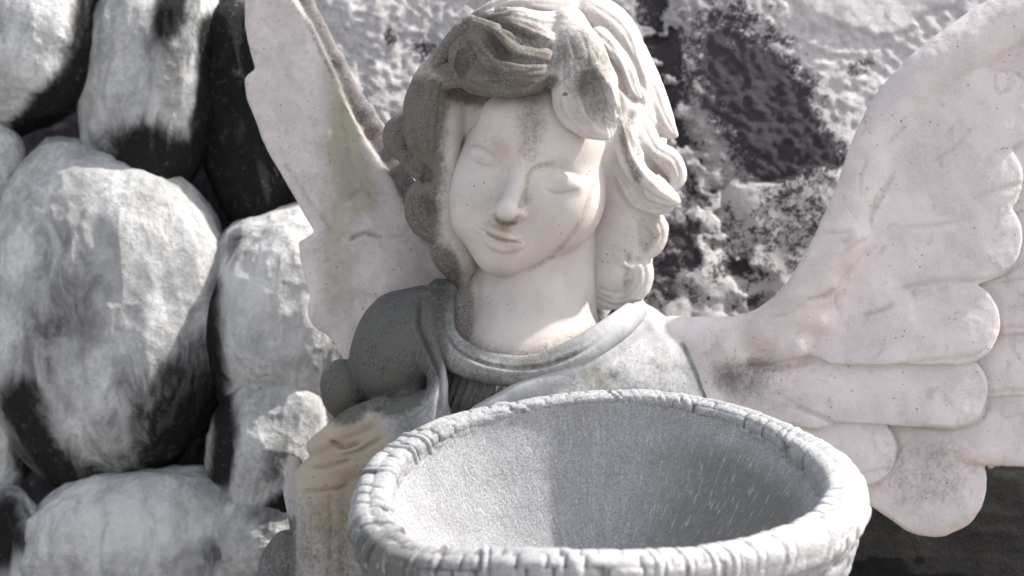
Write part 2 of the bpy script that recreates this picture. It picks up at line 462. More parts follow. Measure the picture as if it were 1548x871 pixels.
B = 0.55 * blob(V, (757, 230), (16, 20), 0, 0.8) + 0.5 * line_mask(V, [(750, 364), (776, 376)], 7, 0.9) + 0.65 * blob(V, (763, 346), (12, 16), 0, 0.8)
B = B + 0.25 * blob(V, (790, 560), (120, 60), 0, .8) + 0.35 * line_mask(V, [(700, 160), (690, 220)], 12, .9)
R = np.maximum(R, 0.30 * line_mask(V, [(728, 248), (742, 251), (756, 247)], 4, 1.0)); R = np.maximum(R, 0.30 * line_mask(V, [(826, 288), (848, 293), (872, 286)], 4, 1.0)); R = np.maximum(R, 0.25 * line_mask(V, [(800, 262), (815, 252), (850, 250)], 5, 1.0))  # lash line stains, then painted shade under the right brow
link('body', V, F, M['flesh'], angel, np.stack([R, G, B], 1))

# ------------------------------------------------------------------ hair
f = Field((565, -25, -190), (1050, 470, 250), 2.5)
f.ell((838, 170, -20), (168, 165, 160), 0, 10)
f.ell((700, 250, -30), (72, 180, 75), 30, -8)
f.tube([(690, 135, 66, 26), (676, 200, 74, 24), (670, 260, 72, 24), (676, 320, 66, 24), (693, 376, 40, 22), (706, 404, 14, 14)], 14)   # smooth inner side by the left cheek
f.tube([(936, 170, 40, 50), (942, 260, 24, 52), (934, 340, 6, 54), (926, 400, -8, 54), (918, 440, -24, 54)], 16)    # smooth mass by the right cheek
f.tube([(962, 180, -30, 46), (962, 300, -40, 38), (945, 420, -20, 34)], 20)
# fringe over the brow, combed to the left from the parting
T = [
 [(848, 10, 90, 26), (800, 8, 110, 24), (760, 14, 112, 20), (715, 36, 100, 14), (690, 62, 88, 10)],
 [(856, 40, 130, 22), (815, 36, 150, 20), (778, 26, 150, 16), (738, 24, 128, 10)],
 [(850, 66, 150, 18), (825, 62, 166, 18), (790, 46, 168, 18), (760, 32, 152, 9)],
 [(848, 90, 158, 18), (812, 84, 178, 22), (775, 74, 182, 22), (748, 50, 170, 16), (712, 32, 140, 10), (703, 31, 130, 6)],
 [(842, 108, 158, 20), (800, 108, 184, 24), (752, 98, 186, 20), (730, 72, 172, 16), (712, 56, 150, 12)],
 [(838, 112, 150, 18), (800, 122, 172, 22), (752, 126, 172, 22), (712, 112, 160, 26), (700, 82, 140, 22), (712, 58, 120, 12)],
 [(735, 128, 150, 18), (700, 112, 136, 22), (668, 120, 110, 18), (655, 135, 92, 10)],
 [(700, 50, 90, 18), (670, 92, 80, 20), (650, 120, 66, 24), (640, 160, 56, 30), (638, 210, 52, 26), (648, 245, 56, 16)],
 [(662, 120, 100, 16), (654, 160, 88, 24), (650, 205, 80, 22), (655, 250, 72, 16)],
 # dark locks down the left side
 [(640, 182, 20, 20), (610, 196, 18, 26), (603, 214, 18, 24), (616, 232, 30, 12), (642, 220, 52, 8)],
 [(606, 226, 28, 12), (624, 248, 34, 16), (648, 268, 46, 14), (664, 278, 52, 8)],
 [(655, 245, 60, 16), (652, 280, 58, 24), (642, 305, 44, 30), (644, 330, 40, 28), (660, 350, 46, 20), (680, 366, 50, 12)],
 [(660, 362, 30, 10), (674, 382, 34, 24), (688, 402, 24, 22), (700, 424, 4, 14)],
 # the large forelock right of the parting
 [(858, 40, 140, 30), (872, 80, 160, 38), (872, 120, 176, 38), (876, 158, 182, 30), (896, 190, 176, 20), (916, 206, 168, 7)],
 [(880, 70, 165, 30), (902, 110, 190, 30), (912, 140, 196, 24), (926, 168, 186, 14), (938, 182, 176, 5)],
 [(858, 130, 170, 26), (862, 168, 176, 22), (886, 196, 170, 14)],
 # locks swept to the right
 [(880, 16, 60, 36), (930, 50, 60, 34), (952, 100, 66, 28), (962, 136, 72, 20), (970, 152, 70, 8)],
 [(905, 60, 120, 20), (936, 96, 126, 18), (950, 130, 120, 14), (966, 148, 108, 5)],
 [(955, 80, 10, 24), (976, 130, 20, 26), (994, 175, 26, 24), (1012, 198, 30, 12), (1021, 205, 30, 5)],
 [(932, 160, 92, 16), (942, 210, 94, 20), (960, 252, 92, 22), (986, 282, 86, 22), (1010, 298, 72, 15), (1024, 304, 60, 6)],
 [(940, 250, 70, 22), (965, 290, 66, 24), (990, 306, 58, 20), (1008, 312, 52, 10)],
 [(965, 200, 40, 26), (985, 232, 46, 24), (1010, 246, 40, 22), (1020, 268, 34, 18), (1010, 284, 40, 10)],
 [(960, 290, 50, 26), (980, 306, 48, 20), (1005, 310, 44, 12)],
 [(958, 326, 20, 22), (984, 338, 22, 22), (994, 356, 22, 17), (986, 374, 26, 14), (966, 388, 30, 9)],
 [(940, 392, 24, 24), (964, 404, 18, 22), (964, 430, 14, 21), (944, 450, 14, 16)],
 [(900, 440, 10, 16), (930, 452, 10, 18), (955, 446, 6, 16)],
]
for t in T: f.tube(t, 4)
for c_, r_, d_ in [((900, 150, 216), (15, 46, 26), -16), ((790, 62, 210), (36, 9, 20), 18), ((744, 66, 198), (12, 30, 22), -40), ((700, 92, 176), (10, 30, 22), 10), ((950, 128, 96), (8, 34, 22), -20),
                   ((640, 262, 78), (16, 7, 22), 25), ((985, 252, 84), (20, 9, 20), 35), ((918, 78, 196), (8, 34, 20), -30)]:
    f.ell(c_, r_, 9, d_, cut=True)
V, F = f.mesh(1)
Nn = normals(V, F)
for pts, wd, dp in [
    ([(738, 18), (780, 8), (820, 20)], 4, -4), ([(752, 36), (775, 44), (806, 66), (838, 72)], 4, -5), ([(735, 42), (752, 70), (775, 90), (808, 95)], 4, -6),
    ([(712, 68), (735, 85), (745, 110), (755, 130)], 5, -5), ([(700, 70), (692, 95), (680, 120)], 4, -4), ([(668, 95), (655, 120), (650, 150)], 4, -4),
    ([(722, 40), (745, 62), (760, 84)], 3, -3), ([(640, 130), (630, 170), (625, 200)], 4, -3), ([(760, 28), (800, 46), (838, 62)], 5, 4), ([(640, 256), (640, 290), (655, 330)], 5, -4), ([(630, 300), (650, 310), (662, 330)], 5, -4),
    ([(900, 100), (920, 130), (930, 165)], 5, 5), ([(880, 115), (884, 150), (902, 182), (920, 194)], 6, -9), ([(872, 145), (880, 170), (905, 195)], 6, 4), ([(895, 75), (928, 105), (942, 150), (940, 180)], 5, -8),
    ([(900, 25), (940, 70), (958, 110)], 5, -3), ([(940, 60), (962, 100), (975, 140)], 4, -4), ([(965, 110), (985, 150), (1000, 190)], 4, -3), ([(966, 222), (985, 252), (1010, 280)], 5, -8), ([(935, 170), (938, 220), (955, 270), (975, 310)], 5, -6), ([(975, 330), (970, 350), (975, 385)], 5, -6), ([(945, 385), (955, 396), (970, 392)], 4, -6), ([(950, 170), (955, 215), (975, 250)], 4, -3), ([(880, 90), (896, 110), (905, 140)], 3, -3)]:
    V = groove(V, Nn, pts, wd, dp, 0)
for t in T:                                              # chisel marks along every lock
    P = spline(t, 6); tg = np.gradient(P[:, :2], axis=0); tg /= np.linalg.norm(tg, axis=1, keepdims=True) + 1e-6
    nn_ = np.stack([-tg[:, 1], tg[:, 0]], 1)
    for o_ in (-0.42, 0.12, 0.55):
        q_ = P[:, :2] + nn_ * (P[:, 3:4] * o_)
        V = groove(V, Nn, [tuple(a_) for a_ in q_[::3]], 2.6, -1.9 if o_ != 0.12 else -1.2, P[:, 2].min() - 8)
V = relax(V, F, 0.25)
V += Nn * (fbm(V, 26, 4) * 1.6)[:, None]
u, v, w = V.T
left = 1 - sstep(655, 700, u + 0.06 * (v - 150))                      # algae covers the outer left locks
R = 0.95 * left * sstep(80, 140, v)
R = np.maximum(R, 0.80 * blob(V, (742, 84), (104, 76), 0, 0.35))
R = np.maximum(R, 0.85 * blob(V, (672, 405), (24, 44), -20, 0.4))
R = np.maximum(R, 0.62 * blob(V, (880, 95), (46, 66), -15, 0.5)); R = np.maximum(R, 0.42 * blob(V, (900, 150), (40, 50), -20, 0.7)); R = np.maximum(R, .9 * blob(V, (854, 143), (4.5, 3), 0, .5))
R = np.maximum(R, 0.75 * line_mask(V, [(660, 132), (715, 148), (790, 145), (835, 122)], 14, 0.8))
R = np.maximum(R, 0.6 * line_mask(V, [(955, 170), (945, 220), (965, 270)], 9, 0.9))
R = np.maximum(R, 0.4 * line_mask(V, [(950, 390), (945, 450)], 7, 0.9))
R = np.maximum(R, 0.35 * blob(V, (1000, 250), (28, 40), 0, 0.8))
G = 0.5 * blob(V, (730, 92), (60, 60), 0, 0.5) + 0.5 * left * (0.4 + 0.6 * (fbm(V, 40, 2) > 0)) + 0.5 * blob(V, (690, 420), (30, 30), 0, .7)
B = 0.7 * blob(V, (695, 140), (34, 18), 0, 0.6) + 0.5 * blob(V, (790, 138), (46, 12), 0, .6) + 0.35 * blob(V, (640, 245), (20, 26), 0, .8) + 0.5 * blob(V, (992, 350), (16, 26), 0, .6) + .25 * blob(V, (690, 250), (24, 140), 0, .6)
link('hair', V, F, M['hair'], angel, np.stack([R, G, B], 1))

# ------------------------------------------------------------------ inner dress with its collar band
f = Field((600, 425, -150), (1060, 800, 190), 2.6)
f.ell((800, 650, -6), (190, 190, 130), 0)
f.ell((800, 600, 0), (160, 76, 126), 30)
V, F = f.mesh(2); Nn = normals(V, F)
for i in range(9):
    a = 668 + i * 12
    V = groove(V, Nn, [(a + 14, 566 + 2 * i), (a + 6, 590 + i), (a - 8, 630)], 3.0, -5 if i % 2 == 0 else -3.5, 0)
V += Nn * (fbm(V, 40, 3) * 1.2)[:, None]
u, v, w = V.T
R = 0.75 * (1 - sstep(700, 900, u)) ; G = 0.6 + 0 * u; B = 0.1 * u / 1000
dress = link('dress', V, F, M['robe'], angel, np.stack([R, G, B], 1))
f = Field((620, 420, -120), (1010, 600, 190), 2.2)
f.tube([(690, 428, -30, 22), (662, 450, 10, 24), (658, 495, 62, 24), (680, 535, 96, 23), (735, 560, 118, 20), (800, 564, 128, 19), (870, 540, 126, 19), (925, 505, 102, 18), (958, 478, 56, 16), (966, 466, 0, 13)], 8)
f.tube([(682, 440, -10, 11), (676, 462, 30, 12), (678, 500, 74, 12), (704, 528, 102, 11), (750, 544, 120, 10), (812, 545, 130, 10), (870, 520, 128, 10), (920, 488, 102, 9), (950, 466, 60, 8)], 6)
V, F = f.mesh(2); Nn = normals(V, F)
V = groove(V, Nn, [(668, 450), (672, 495), (694, 530), (745, 553), (812, 556), (880, 532), (950, 480)], 3, -4)
V += Nn * (fbm(V, 30, 4) * 1.2)[:, None]
u, v, w = V.T
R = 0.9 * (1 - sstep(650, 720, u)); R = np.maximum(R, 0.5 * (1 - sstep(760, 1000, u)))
R = np.maximum(R, 0.65 * line_mask(V, [(672, 495), (694, 530), (745, 550), (812, 552), (870, 534)], 6, .9))
G = 0.45 * (1 - sstep(830, 960, u)); B = 0 * u
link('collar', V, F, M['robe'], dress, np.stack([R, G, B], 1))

# ------------------------------------------------------------------ outer robe: both shoulders, sleeves and the falling front
f = Field((380, 425, -170), (1110, 1010, 220), 3.0)
f.ell((608, 528, 18), (74, 91, 96), 0, 6)                       # left shoulder and upper arm
f.ell((590, 555, 18), (57, 62, 86), 24, 0)
f.ell((648, 470, -20), (40, 38, 70), 24)
f.ell((970, 580, -10), (98, 96, 96), 8, 18)                      # right shoulder
f.ell((965, 500, -20), (52, 42, 62), 24, 25)
f.ell((930, 600, 50), (85, 66, 70), 24, -18)
f.ell((1010, 640, 10), (70, 120, 80), 24)
f.tube([(972, 492, 40, 16), (905, 535, 106, 18), (830, 575, 132, 18), (750, 614, 134, 18), (690, 660, 130, 22)], 12)   # crossing edge of the robe
f.tube([(1000, 545, 40, 30), (905, 588, 96, 36), (830, 628, 114, 38), (750, 668, 114, 40), (690, 720, 110, 44)], 26)
f.ell((820, 740, 10), (190, 150, 130), 30)
f.tube([(640, 450, 60, 12), (640, 490, 86, 14), (655, 540, 108, 15), (662, 585, 118, 16), (652, 640, 120, 22), (640, 700, 110, 30)], 26)   # left edge of the robe
f.ell((640, 632, 96), (44, 42, 36), 14, 0)                       # turned cuff
f.ell((606, 650, 100), (46, 52, 34), 12, 30)
# elbow and forearm folds at the far left
f.ell((520, 590, 20), (36, 48, 44), 5, -12)
f.ell((560, 635, 70), (52, 28, 40), 6, -22)
f.tube([(478, 676, 84, 15), (500, 662, 94, 20), (535, 640, 98, 24), (580, 622, 96, 24)], 4)
f.tube([(486, 690, 80, 16), (520, 684, 92, 22), (560, 670, 92, 28), (610, 660, 86, 34)], 4)
f.tube([(450, 718, 70, 6), (490, 712, 82, 16), (530, 700, 88, 24), (590, 690, 80, 40)], 5)
f.tube([(492, 730, 66, 46), (492, 800, 66, 50), (494, 880, 66, 52), (496, 1000, 60, 56)], 6, fl=1.1)
f.tube([(540, 730, 50, 46), (548, 820, 50, 60), (556, 990, 50, 70)], 8)
f.tube([(436, 830, 30, 30), (424, 870, 30, 36), (420, 1000, 30, 44)], 4)
f.tube([(446, 700, 40, 12), (446, 740, 40, 18), (450, 790, 40, 14)], 4)
f.ell((800, 940, 0), (280, 180, 150), 30)
f.tube([(515, 590, -5, 24), (610, 600, -15, 30)], 6); f.tube([(430, 900, 20, 26), (560, 905, 20, 30)], 6); f.tube([(452, 750, 40, 12), (500, 750, 44, 20)], 4)
V, F = f.mesh(2); Nn = normals(V, F)
for pts, wd, dp in [([(636, 440), (633, 490), (652, 540), (668, 580), (662, 640)], 5, -6), ([(500, 668), (520, 676), (545, 668)], 4, -7), ([(468, 705), (500, 704), (535, 694)], 3, -4),
    ([(448, 745), (480, 742), (512, 738), (530, 730)], 3, -4), ([(515, 690), (545, 682), (580, 660)], 4, -4), ([(545, 610), (560, 622), (580, 618)], 4, -4), ([(500, 740), (503, 800), (498, 871)], 6, -2),
    ([(962, 470), (930, 500), (860, 535), (760, 585)], 3, 3), ([(1015, 490), (1050, 530), (1075, 610)], 5, -4), ([(935, 560), (905, 590), (890, 640)], 10, -4), ([(560, 870), (548, 800), (540, 740)], 6, -3)]:
    V = groove(V, Nn, pts, wd * 0.85, dp * 1.6, -60)
V += Nn * (fbm(V, 34, 4) * 1.8)[:, None]
u, v, w = V.T
R = 0.95 * blob(V, (596, 515), (80, 118), 0, 0.2)
R = np.maximum(R, 0.85 * blob(V, (520, 590), (45, 55), 0, 0.3))
R = np.maximum(R, 0.5 * blob(V, (640, 640), (60, 50), 0, 0.6))
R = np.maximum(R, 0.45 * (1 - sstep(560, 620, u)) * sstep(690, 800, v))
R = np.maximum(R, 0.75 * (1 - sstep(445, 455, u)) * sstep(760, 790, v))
R = np.maximum(R, 0.42 * blob(V, (930, 595), (160, 66), -20, .5))  # mottling on the breast, deepened to paint its shade
R = np.maximum(R, 0.7 * line_mask(V, [(1032, 520), (1050, 560), (1070, 610)], 5, .9))
G = 0.2 * blob(V, (600, 580), (60, 50), 0, .6) + 0.75 * blob(V, (905, 575), (24, 30), -30, 0.8) + 0.5 * blob(V, (520, 610), (40, 34), 0, .5)
B = 0.75 * blob(V, (515, 690), (85, 100), 0, 0.4) + 0.45 * blob(V, (500, 830), (60, 80), 0, .5)
ctr = V[F].mean(1); edge_u = np.interp(ctr[:, 1], [430, 470, 490, 540, 580, 640, 700, 1010], [641, 634, 634, 652, 667, 662, 640, 600])
sl_ = ctr[:, 0] < edge_u
def sub(mask):
    ids = np.unique(F[mask]); ren = np.full(len(V), -1); ren[ids] = np.arange(len(ids))
    return V[ids], ren[F[mask]], np.stack([R, G, B], 1)[ids]
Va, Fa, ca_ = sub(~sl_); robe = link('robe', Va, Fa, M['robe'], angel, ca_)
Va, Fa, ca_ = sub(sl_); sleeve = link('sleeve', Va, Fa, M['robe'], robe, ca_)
sleeve['label'] = 'dark mossy sleeve with turned cuff'
# skirt of the robe down to the ground, below the picture
na, nz = 160, 60
aa = np.linspace(0, 2 * np.pi, na, endpoint=False); zz = np.linspace(0, 1, nz)
A, Z = np.meshgrid(aa, zz)
rad = 1 + 0.25 * Z ** 2 + 0.06 * Z * np.sin(9 * A + 2 * np.sin(A)) + 0.03 * Z * np.sin(17 * A)
Vs = np.stack([790 + 225 * rad * np.cos(A), 930 + (GROUND_V - 930) * Z, 120 * rad * np.sin(A)], -1).reshape(-1, 3)
i = np.arange(nz - 1)[:, None] * na; j = np.arange(na)[None, :]; j2 = (j + 1) % na
Fs = np.stack([i + j, i + na + j, i + na + j2, i + j2], -1).reshape(-1, 4)
link('skirt', Vs, Fs, M['robe'], robe, np.full((len(Vs), 3), 0.25))

# ------------------------------------------------------------------ left wing
def wl(u, v): return -105 - 0.0009 * (u - 520) ** 2 - 0.10 * (430 - v) + 0.10 * (u - 520)
f = Field((350, -150, -330), (720, 640, 40), 2.8)
out_l = [(420, -140), (392, -60), (370, 0), (371, 40), (376, 70), (386, 104), (370, 118), (374, 150), (386, 180), (396, 210), (412, 240), (426, 264), (442, 292), (456, 318), (468, 336), (476, 350), (468, 358), (452, 366), (454, 392), (460, 415),
         (468, 438), (484, 462), (502, 480), (520, 496), (532, 508), (536, 520), (534, 545), (560, 620), (700, 620), (705, 440), (672, 410), (640, 350), (612, 312), (588, 262), (560, 222), (540, 186), (522, 150), (508, 112), (492, 80), (470, 35), (440, -10), (440, -100)]
f.plate(out_l, wl, 12, 0, 4)
def wt(p, dw=0): return (p[0], p[1], float(wl(np.array(p[0]), np.array(p[1]))) + dw, p[2])
f.tube([wt(p, -15) for p in [(440, -120, 10), (452, -20, 14), (482, 48, 15), (502, 86, 15), (524, 135, 18), (546, 178, 21), (566, 215, 23), (590, 255, 24), (614, 300, 24), (640, 350, 24), (668, 400, 24)]], 6, fl=1.7)
for p in [(506, 92, 15), (548, 172, 17), (566, 196, 15), (590, 232, 17), (592, 262, 14), (602, 284, 16), (618, 306, 16)]:
    q = wt(p, -14); f.ell(q[:3], (p[2] * 1.15, p[2] * 1.15, 15), 3)
f.tube([wt(p, 7) for p in [(500, 470, 34), (530, 400, 40), (548, 372, 34)]], 6, fl=3.2)
f.tube([wt(p, 9) for p in [(530, 440, 30), (540, 360, 32), (546, 328, 26)]], 5, fl=3.0)
f.tube([wt(p, 5) for p in [(600, 520, 60), (590, 440, 60), (585, 400, 44)]], 10, fl=4)
f.tube([wt(p, 5) for p in [(560, 560, 30), (512, 450, 34), (486, 392, 20)]], 10, fl=4)
V, F = f.mesh(2); Nn = normals(V, F)
for pts, wd, dp in [([(415, 215), (440, 260), (480, 320), (520, 365)], 4, -3.5), ([(400, 60), (440, 120), (475, 190), (505, 245)], 4, -2), ([(516, 150), (520, 200), (530, 260), (545, 310)], 14, -5), ([(530, 362), (552, 352), (575, 358)], 3, -5),
                   ([(528, 300), (548, 290), (566, 298)], 4, -4), ([(440, 150), (470, 190), (490, 215)], 3, -1.5), ([(390, 20), (415, 60), (430, 90)], 4, -1.5), ([(455, 290), (490, 350), (500, 400), (520, 440)], 6, -2.5)]:
    V = groove(V, Nn, pts, wd, dp)
V += Nn * (fbm(V, 40, 4) * 1.8)[:, None]
u, v, w = V.T
R = 0.95 * line_mask(V, [(462, -20), (498, 70), (536, 140), (566, 195), (596, 245), (622, 290), (650, 350)], 18, .5)  # dark leading edge, with its shade painted into the colour
R = np.maximum(R, 0.4 * line_mask(V, [(430, 250), (480, 320), (500, 350)], 5, .9))
R = np.maximum(R, 0.55 * line_mask(V, [(530, 362), (552, 353), (575, 358)], 4, .9))
R = np.maximum(R, 0.25 * line_mask(V, [(440, 10), (480, 60), (512, 140)], 16, .9))
G = 0.30 + 0.5 * line_mask(V, [(508, 110), (516, 160), (520, 210), (534, 270), (556, 300)], 20, 1.0) + 0.35 * blob(V, (520, 250), (34, 60), 0, .9) + 0.4 * line_mask(V, [(520, 320), (505, 380), (510, 450)], 22, 1.0)
R = np.maximum(R, 0.38 * line_mask(V, [(514, 130), (519, 180), (530, 250), (556, 292)], 7, 1.0)); R = np.maximum(R, 0.19)
B = 0.3 * blob(V, (430, 20), (50, 40), 0, .8) + 0.35 * blob(V, (550, 445), (24, 18), 0, .8)
lw = link('wing', V, F, M['wing'], angel, np.stack([R, G, B], 1)); lw['label'] = 'narrow raised wing with an olive streak and dark edge'

# ------------------------------------------------------------------ right wing
f = Field((1000, -260, -125), (1960, 830, 95), 2.8)
def feather(a, b, r0, r1, w, th=13, k=3):
    """a flat blade with a round end, its lower edge and its tip lifted over the next"""
    a, b = np.array(a, float), np.array(b, float); e = b - a; L2 = e @ e
    def g(X, Y, Z):
        x, y = X[:, :, 0] - a[0], Y[:, :, 0] - a[1]
        t = np.clip((x * e[0] + y * e[1]) / L2, 0, 1)
        px, py = x - t * e[0], y - t * e[1]
        r = r0 + t * (r1 - r0)
        d2 = np.hypot(px, py) - r
        across = (-px * e[1] + py * e[0]) / math.sqrt(L2) / r
        mid = w + 5 * t + 4.0 * across - 3.0 * np.clip(np.hypot(px, py) / r, 0, 1.2) ** 2
        d2 = d2[:, :, None] + 3.5
        dz = np.abs(Z - mid[:, :, None]) - 6.5 + 3.5
        return np.minimum(np.maximum(d2, dz), 0) + np.sqrt(np.maximum(d2, 0) ** 2 + np.maximum(dz, 0) ** 2) - 3.5
    R_ = max(r0, r1)
    f.put(g, [min(a[0], b[0]) - R_, min(a[1], b[1]) - R_, w - 30], [max(a[0], b[0]) + R_, max(a[1], b[1]) + R_, w + 30], k)
f.plate([(1060, 560), (1240, 460), (1330, 200), (1440, 120), (1600, 20), (1760, 40), (1820, 400), (1780, 640), (1600, 660), (1420, 700), (1300, 690), (1080, 680)], lambda u, v: -24 + 0 * u, 12, 4)
# primaries and secondaries, far ones first
feather((1400, 560), (1880, 560), 70, 80, -30); feather((1400, 480), (1900, 420), 70, 85, -28)
feather((1420, 380), (1890, 260), 70, 90, -26); feather((1440, 280), (1870, 100), 70, 90, -24); feather((1450, 200), (1820, -40), 70, 85, -22)
feather((1440, 160), (1730, -140), 60, 75, -20)
feather((1240, 640), (1410, 730), 60, 82, -22, 15)
feather((1360, 640), (1620, 628), 60, 80, -20, 15)
feather((1380, 560), (1640, 530), 50, 62, -12)
feather((1420, 460), (1660, 432), 50, 66, -8)
feather((1420, 380), (1680, 330), 60, 70, -5)
feather((1420, 290), (1660, 210), 60, 75, -2); feather((1430, 200), (1620, 110), 60, 70, 0)
feather((1070, 640), (1302, 680), 50, 54, 4, 14)
feather((1080, 580), (1436, 590), 50, 58, 10, 15)
feather((1060, 570), (1230, 600), 40, 50, 12, 15)
feather((1270, 500), (1448, 488), 52, 64, 18, 15)
feather((1310, 420), (1480, 360), 56, 66, 14, 14)
feather((1330, 330), (1480, 270), 56, 66, 12, 14)
feather((1350, 240), (1500, 170), 50, 62, 10, 14)
feather((1235, 500), (1330, 470), 42, 50, 17.5, 15)
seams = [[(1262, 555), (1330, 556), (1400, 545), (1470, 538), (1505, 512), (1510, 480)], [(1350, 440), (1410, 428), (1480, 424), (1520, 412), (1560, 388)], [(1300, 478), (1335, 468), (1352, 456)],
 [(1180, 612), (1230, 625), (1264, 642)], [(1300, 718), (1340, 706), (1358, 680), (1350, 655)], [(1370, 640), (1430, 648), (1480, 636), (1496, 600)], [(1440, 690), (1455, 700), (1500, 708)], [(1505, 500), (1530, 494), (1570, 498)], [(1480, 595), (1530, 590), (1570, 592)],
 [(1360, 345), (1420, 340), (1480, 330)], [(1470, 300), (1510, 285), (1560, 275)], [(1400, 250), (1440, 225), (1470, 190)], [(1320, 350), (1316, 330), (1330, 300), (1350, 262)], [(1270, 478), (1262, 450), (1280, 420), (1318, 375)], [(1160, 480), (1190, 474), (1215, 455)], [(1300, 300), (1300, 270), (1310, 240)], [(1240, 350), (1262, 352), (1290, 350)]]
# the arm of the wing
f.tube([(1020, 522, -5, 44), (1070, 526, 0, 48), (1130, 516, 4, 40), (1185, 490, 8, 42), (1232, 440, 10, 42), (1266, 376, 8, 40), (1296, 300, 4, 36), (1318, 230, 2, 34), (1352, 166, 0, 36), (1410, 108, 0, 40), (1490, 52, 0, 42), (1590, -10, 0, 42), (1720, -90, 0, 36)], 14, fl=1.2)
f.tube([(1040, 560, 0, 40), (1060, 620, 0, 40), (1070, 700, -10, 40)], 14)
for a, b, r in [((1150, 505), (1205, 522), 25), ((1095, 520), (1116, 552), 22), ((1225, 455), (1252, 432), 26), ((1275, 385), (1290, 360), 24), ((1170, 495), (1180, 530), 18), ((1210, 480), (1240, 486), 22)]:
    f.tube([(a[0], a[1], 18, r), (b[0], b[1], 22, r * 0.9)], 9)
V, F = f.mesh(1); Nn = normals(V, F)
for pts, wd, dp in [([(1092, 560), (1140, 556), (1190, 552), (1235, 540)], 6, -5), ([(1215, 455), (1245, 450), (1258, 440)], 4, -5), ([(1262, 395), (1290, 375), (1315, 360)], 4, -4), ([(1310, 340), (1330, 300), (1352, 262)], 4, -3),
                   ([(1350, 440), (1410, 425), (1480, 424)], 4, -3), ([(1300, 478), (1330, 470), (1350, 458)], 3, -2.5), ([(1180, 600), (1220, 622), (1260, 640)], 3, -3), ([(1480, 250), (1510, 230), (1548, 220)], 5, -2.5), ([(1440, 330), (1500, 320), (1548, 290)], 5, -2)]:
    V = groove(V, Nn, pts, wd, dp)
for pts in seams: V = groove(V, Nn, pts, 3.0, -2.6)
V += Nn * (fbm(V, 46, 4) * 2.2 + fbm(V, 12, 3) * 0.6)[:, None]
u, v, w = V.T
R = 0.6 * blob(V, (1120, 572), (55, 34), 0, .7) + 0.25 * line_mask(V, [(1140, 548), (1200, 552), (1250, 500), (1290, 380)], 9, .9)
R = np.maximum(R, 0.40 * blob(V, (1400, 715), (90, 62), 0, .6))
R = np.maximum(R, 0.35 * line_mask(V, [(1215, 455), (1258, 440)], 7, .9))
G = 0.3 * blob(V, (1130, 600), (60, 60), 0, .8) + .2 * blob(V, (1210, 630), (60, 30), 20, .8)
B = 0.5 * line_mask(V, [(1320, 780), (1370, 805), (1430, 806), (1480, 780)], 16, .9) + 0.55 * line_mask(V, [(1450, 690), (1500, 702), (1560, 708)], 12, .9) + 0.25 * line_mask(V, [(1370, 640), (1450, 645), (1490, 610)], 10, .9) + 0.4 * blob(V, (1180, 480), (150, 60), -30, .7) + .25 * blob(V, (1290, 320), (40, 90), 15, .7) + 0.4 * line_mask(V, [(1200, 640), (1240, 650)], 8, .9)  # warm bands on the lower feather edges paint bounced cream light
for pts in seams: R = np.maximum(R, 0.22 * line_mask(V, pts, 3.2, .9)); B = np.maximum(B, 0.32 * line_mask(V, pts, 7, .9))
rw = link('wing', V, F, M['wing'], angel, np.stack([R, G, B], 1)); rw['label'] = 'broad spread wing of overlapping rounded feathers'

# ================================================================== the basin
basin = thing('stone_basin', 'grey stone basin shaped as a woven basket, held before the angel', 'basin', (920, 1120, 300))
rim = np.array([(940, 604, 150, 15), (1020, 611, 158, 17), (1110, 632, 186, 20), (1190, 668, 240, 25), (1255, 716, 320, 34), (1278, 766, 410, 38), (1240, 812, 500, 38), (1160, 842, 570, 36), (1050, 862, 615, 35), (920, 868, 635, 36), (800, 866, 630, 38), (700, 868, 600, 40), (620, 862, 540, 42), (572, 822, 470, 40),
                (562, 770, 390, 34), (584, 714, 310, 28), (640, 668, 245, 23), (720, 636, 195, 18), (830, 613, 162, 15)], float)
def closed(P, n):
    Q = np.vstack([P[-1], P, P[0], P[1]]); out = []
    per = np.linspace(0, len(P), n, endpoint=False)
    for x in per:
        i = int(x) + 1; t = x - int(x)
        p0, p1, p2, p3 = Q[i - 1], Q[i], Q[i + 1], Q[(i + 2)]
        out.append(0.5 * (2 * p1 + (p2 - p0) * t + (2 * p0 - 5 * p1 + 4 * p2 - p3) * t * t + (3 * p1 - p0 - 3 * p2 + p3) * t ** 3))
    return np.array(out)
ns = 1500
Rc = closed(rim, 4000)
L = np.concatenate([[0], np.cumsum(np.linalg.norm(np.roll(Rc[:, :3], -1, 0) - Rc[:, :3], axis=1))]); tot = L[-1]
Rs = np.stack([np.interp(np.linspace(0, tot, ns, endpoint=False), L, np.append(Rc[:, k], Rc[0, k])) for k in range(4)], 1)
Pc, Rr = Rs[:, :3], Rs[:, 3]
cen = Pc.mean(0)
up = np.array([0, -0.88, 0.48]); up /= np.linalg.norm(up)
tan = np.roll(Pc, -1, 0) - np.roll(Pc, 1, 0); tan /= np.linalg.norm(tan, axis=1, keepdims=True)
outv = np.cross(tan, up); outv /= np.linalg.norm(outv, axis=1, keepdims=True)
if ((Pc - cen) * outv).sum() < 0: outv = -outv
upv = np.cross(outv, tan); upv /= np.linalg.norm(upv, axis=1, keepdims=True)
if upv[0] @ up < 0: upv = -upv
arc = np.linspace(0, tot, ns, endpoint=False)
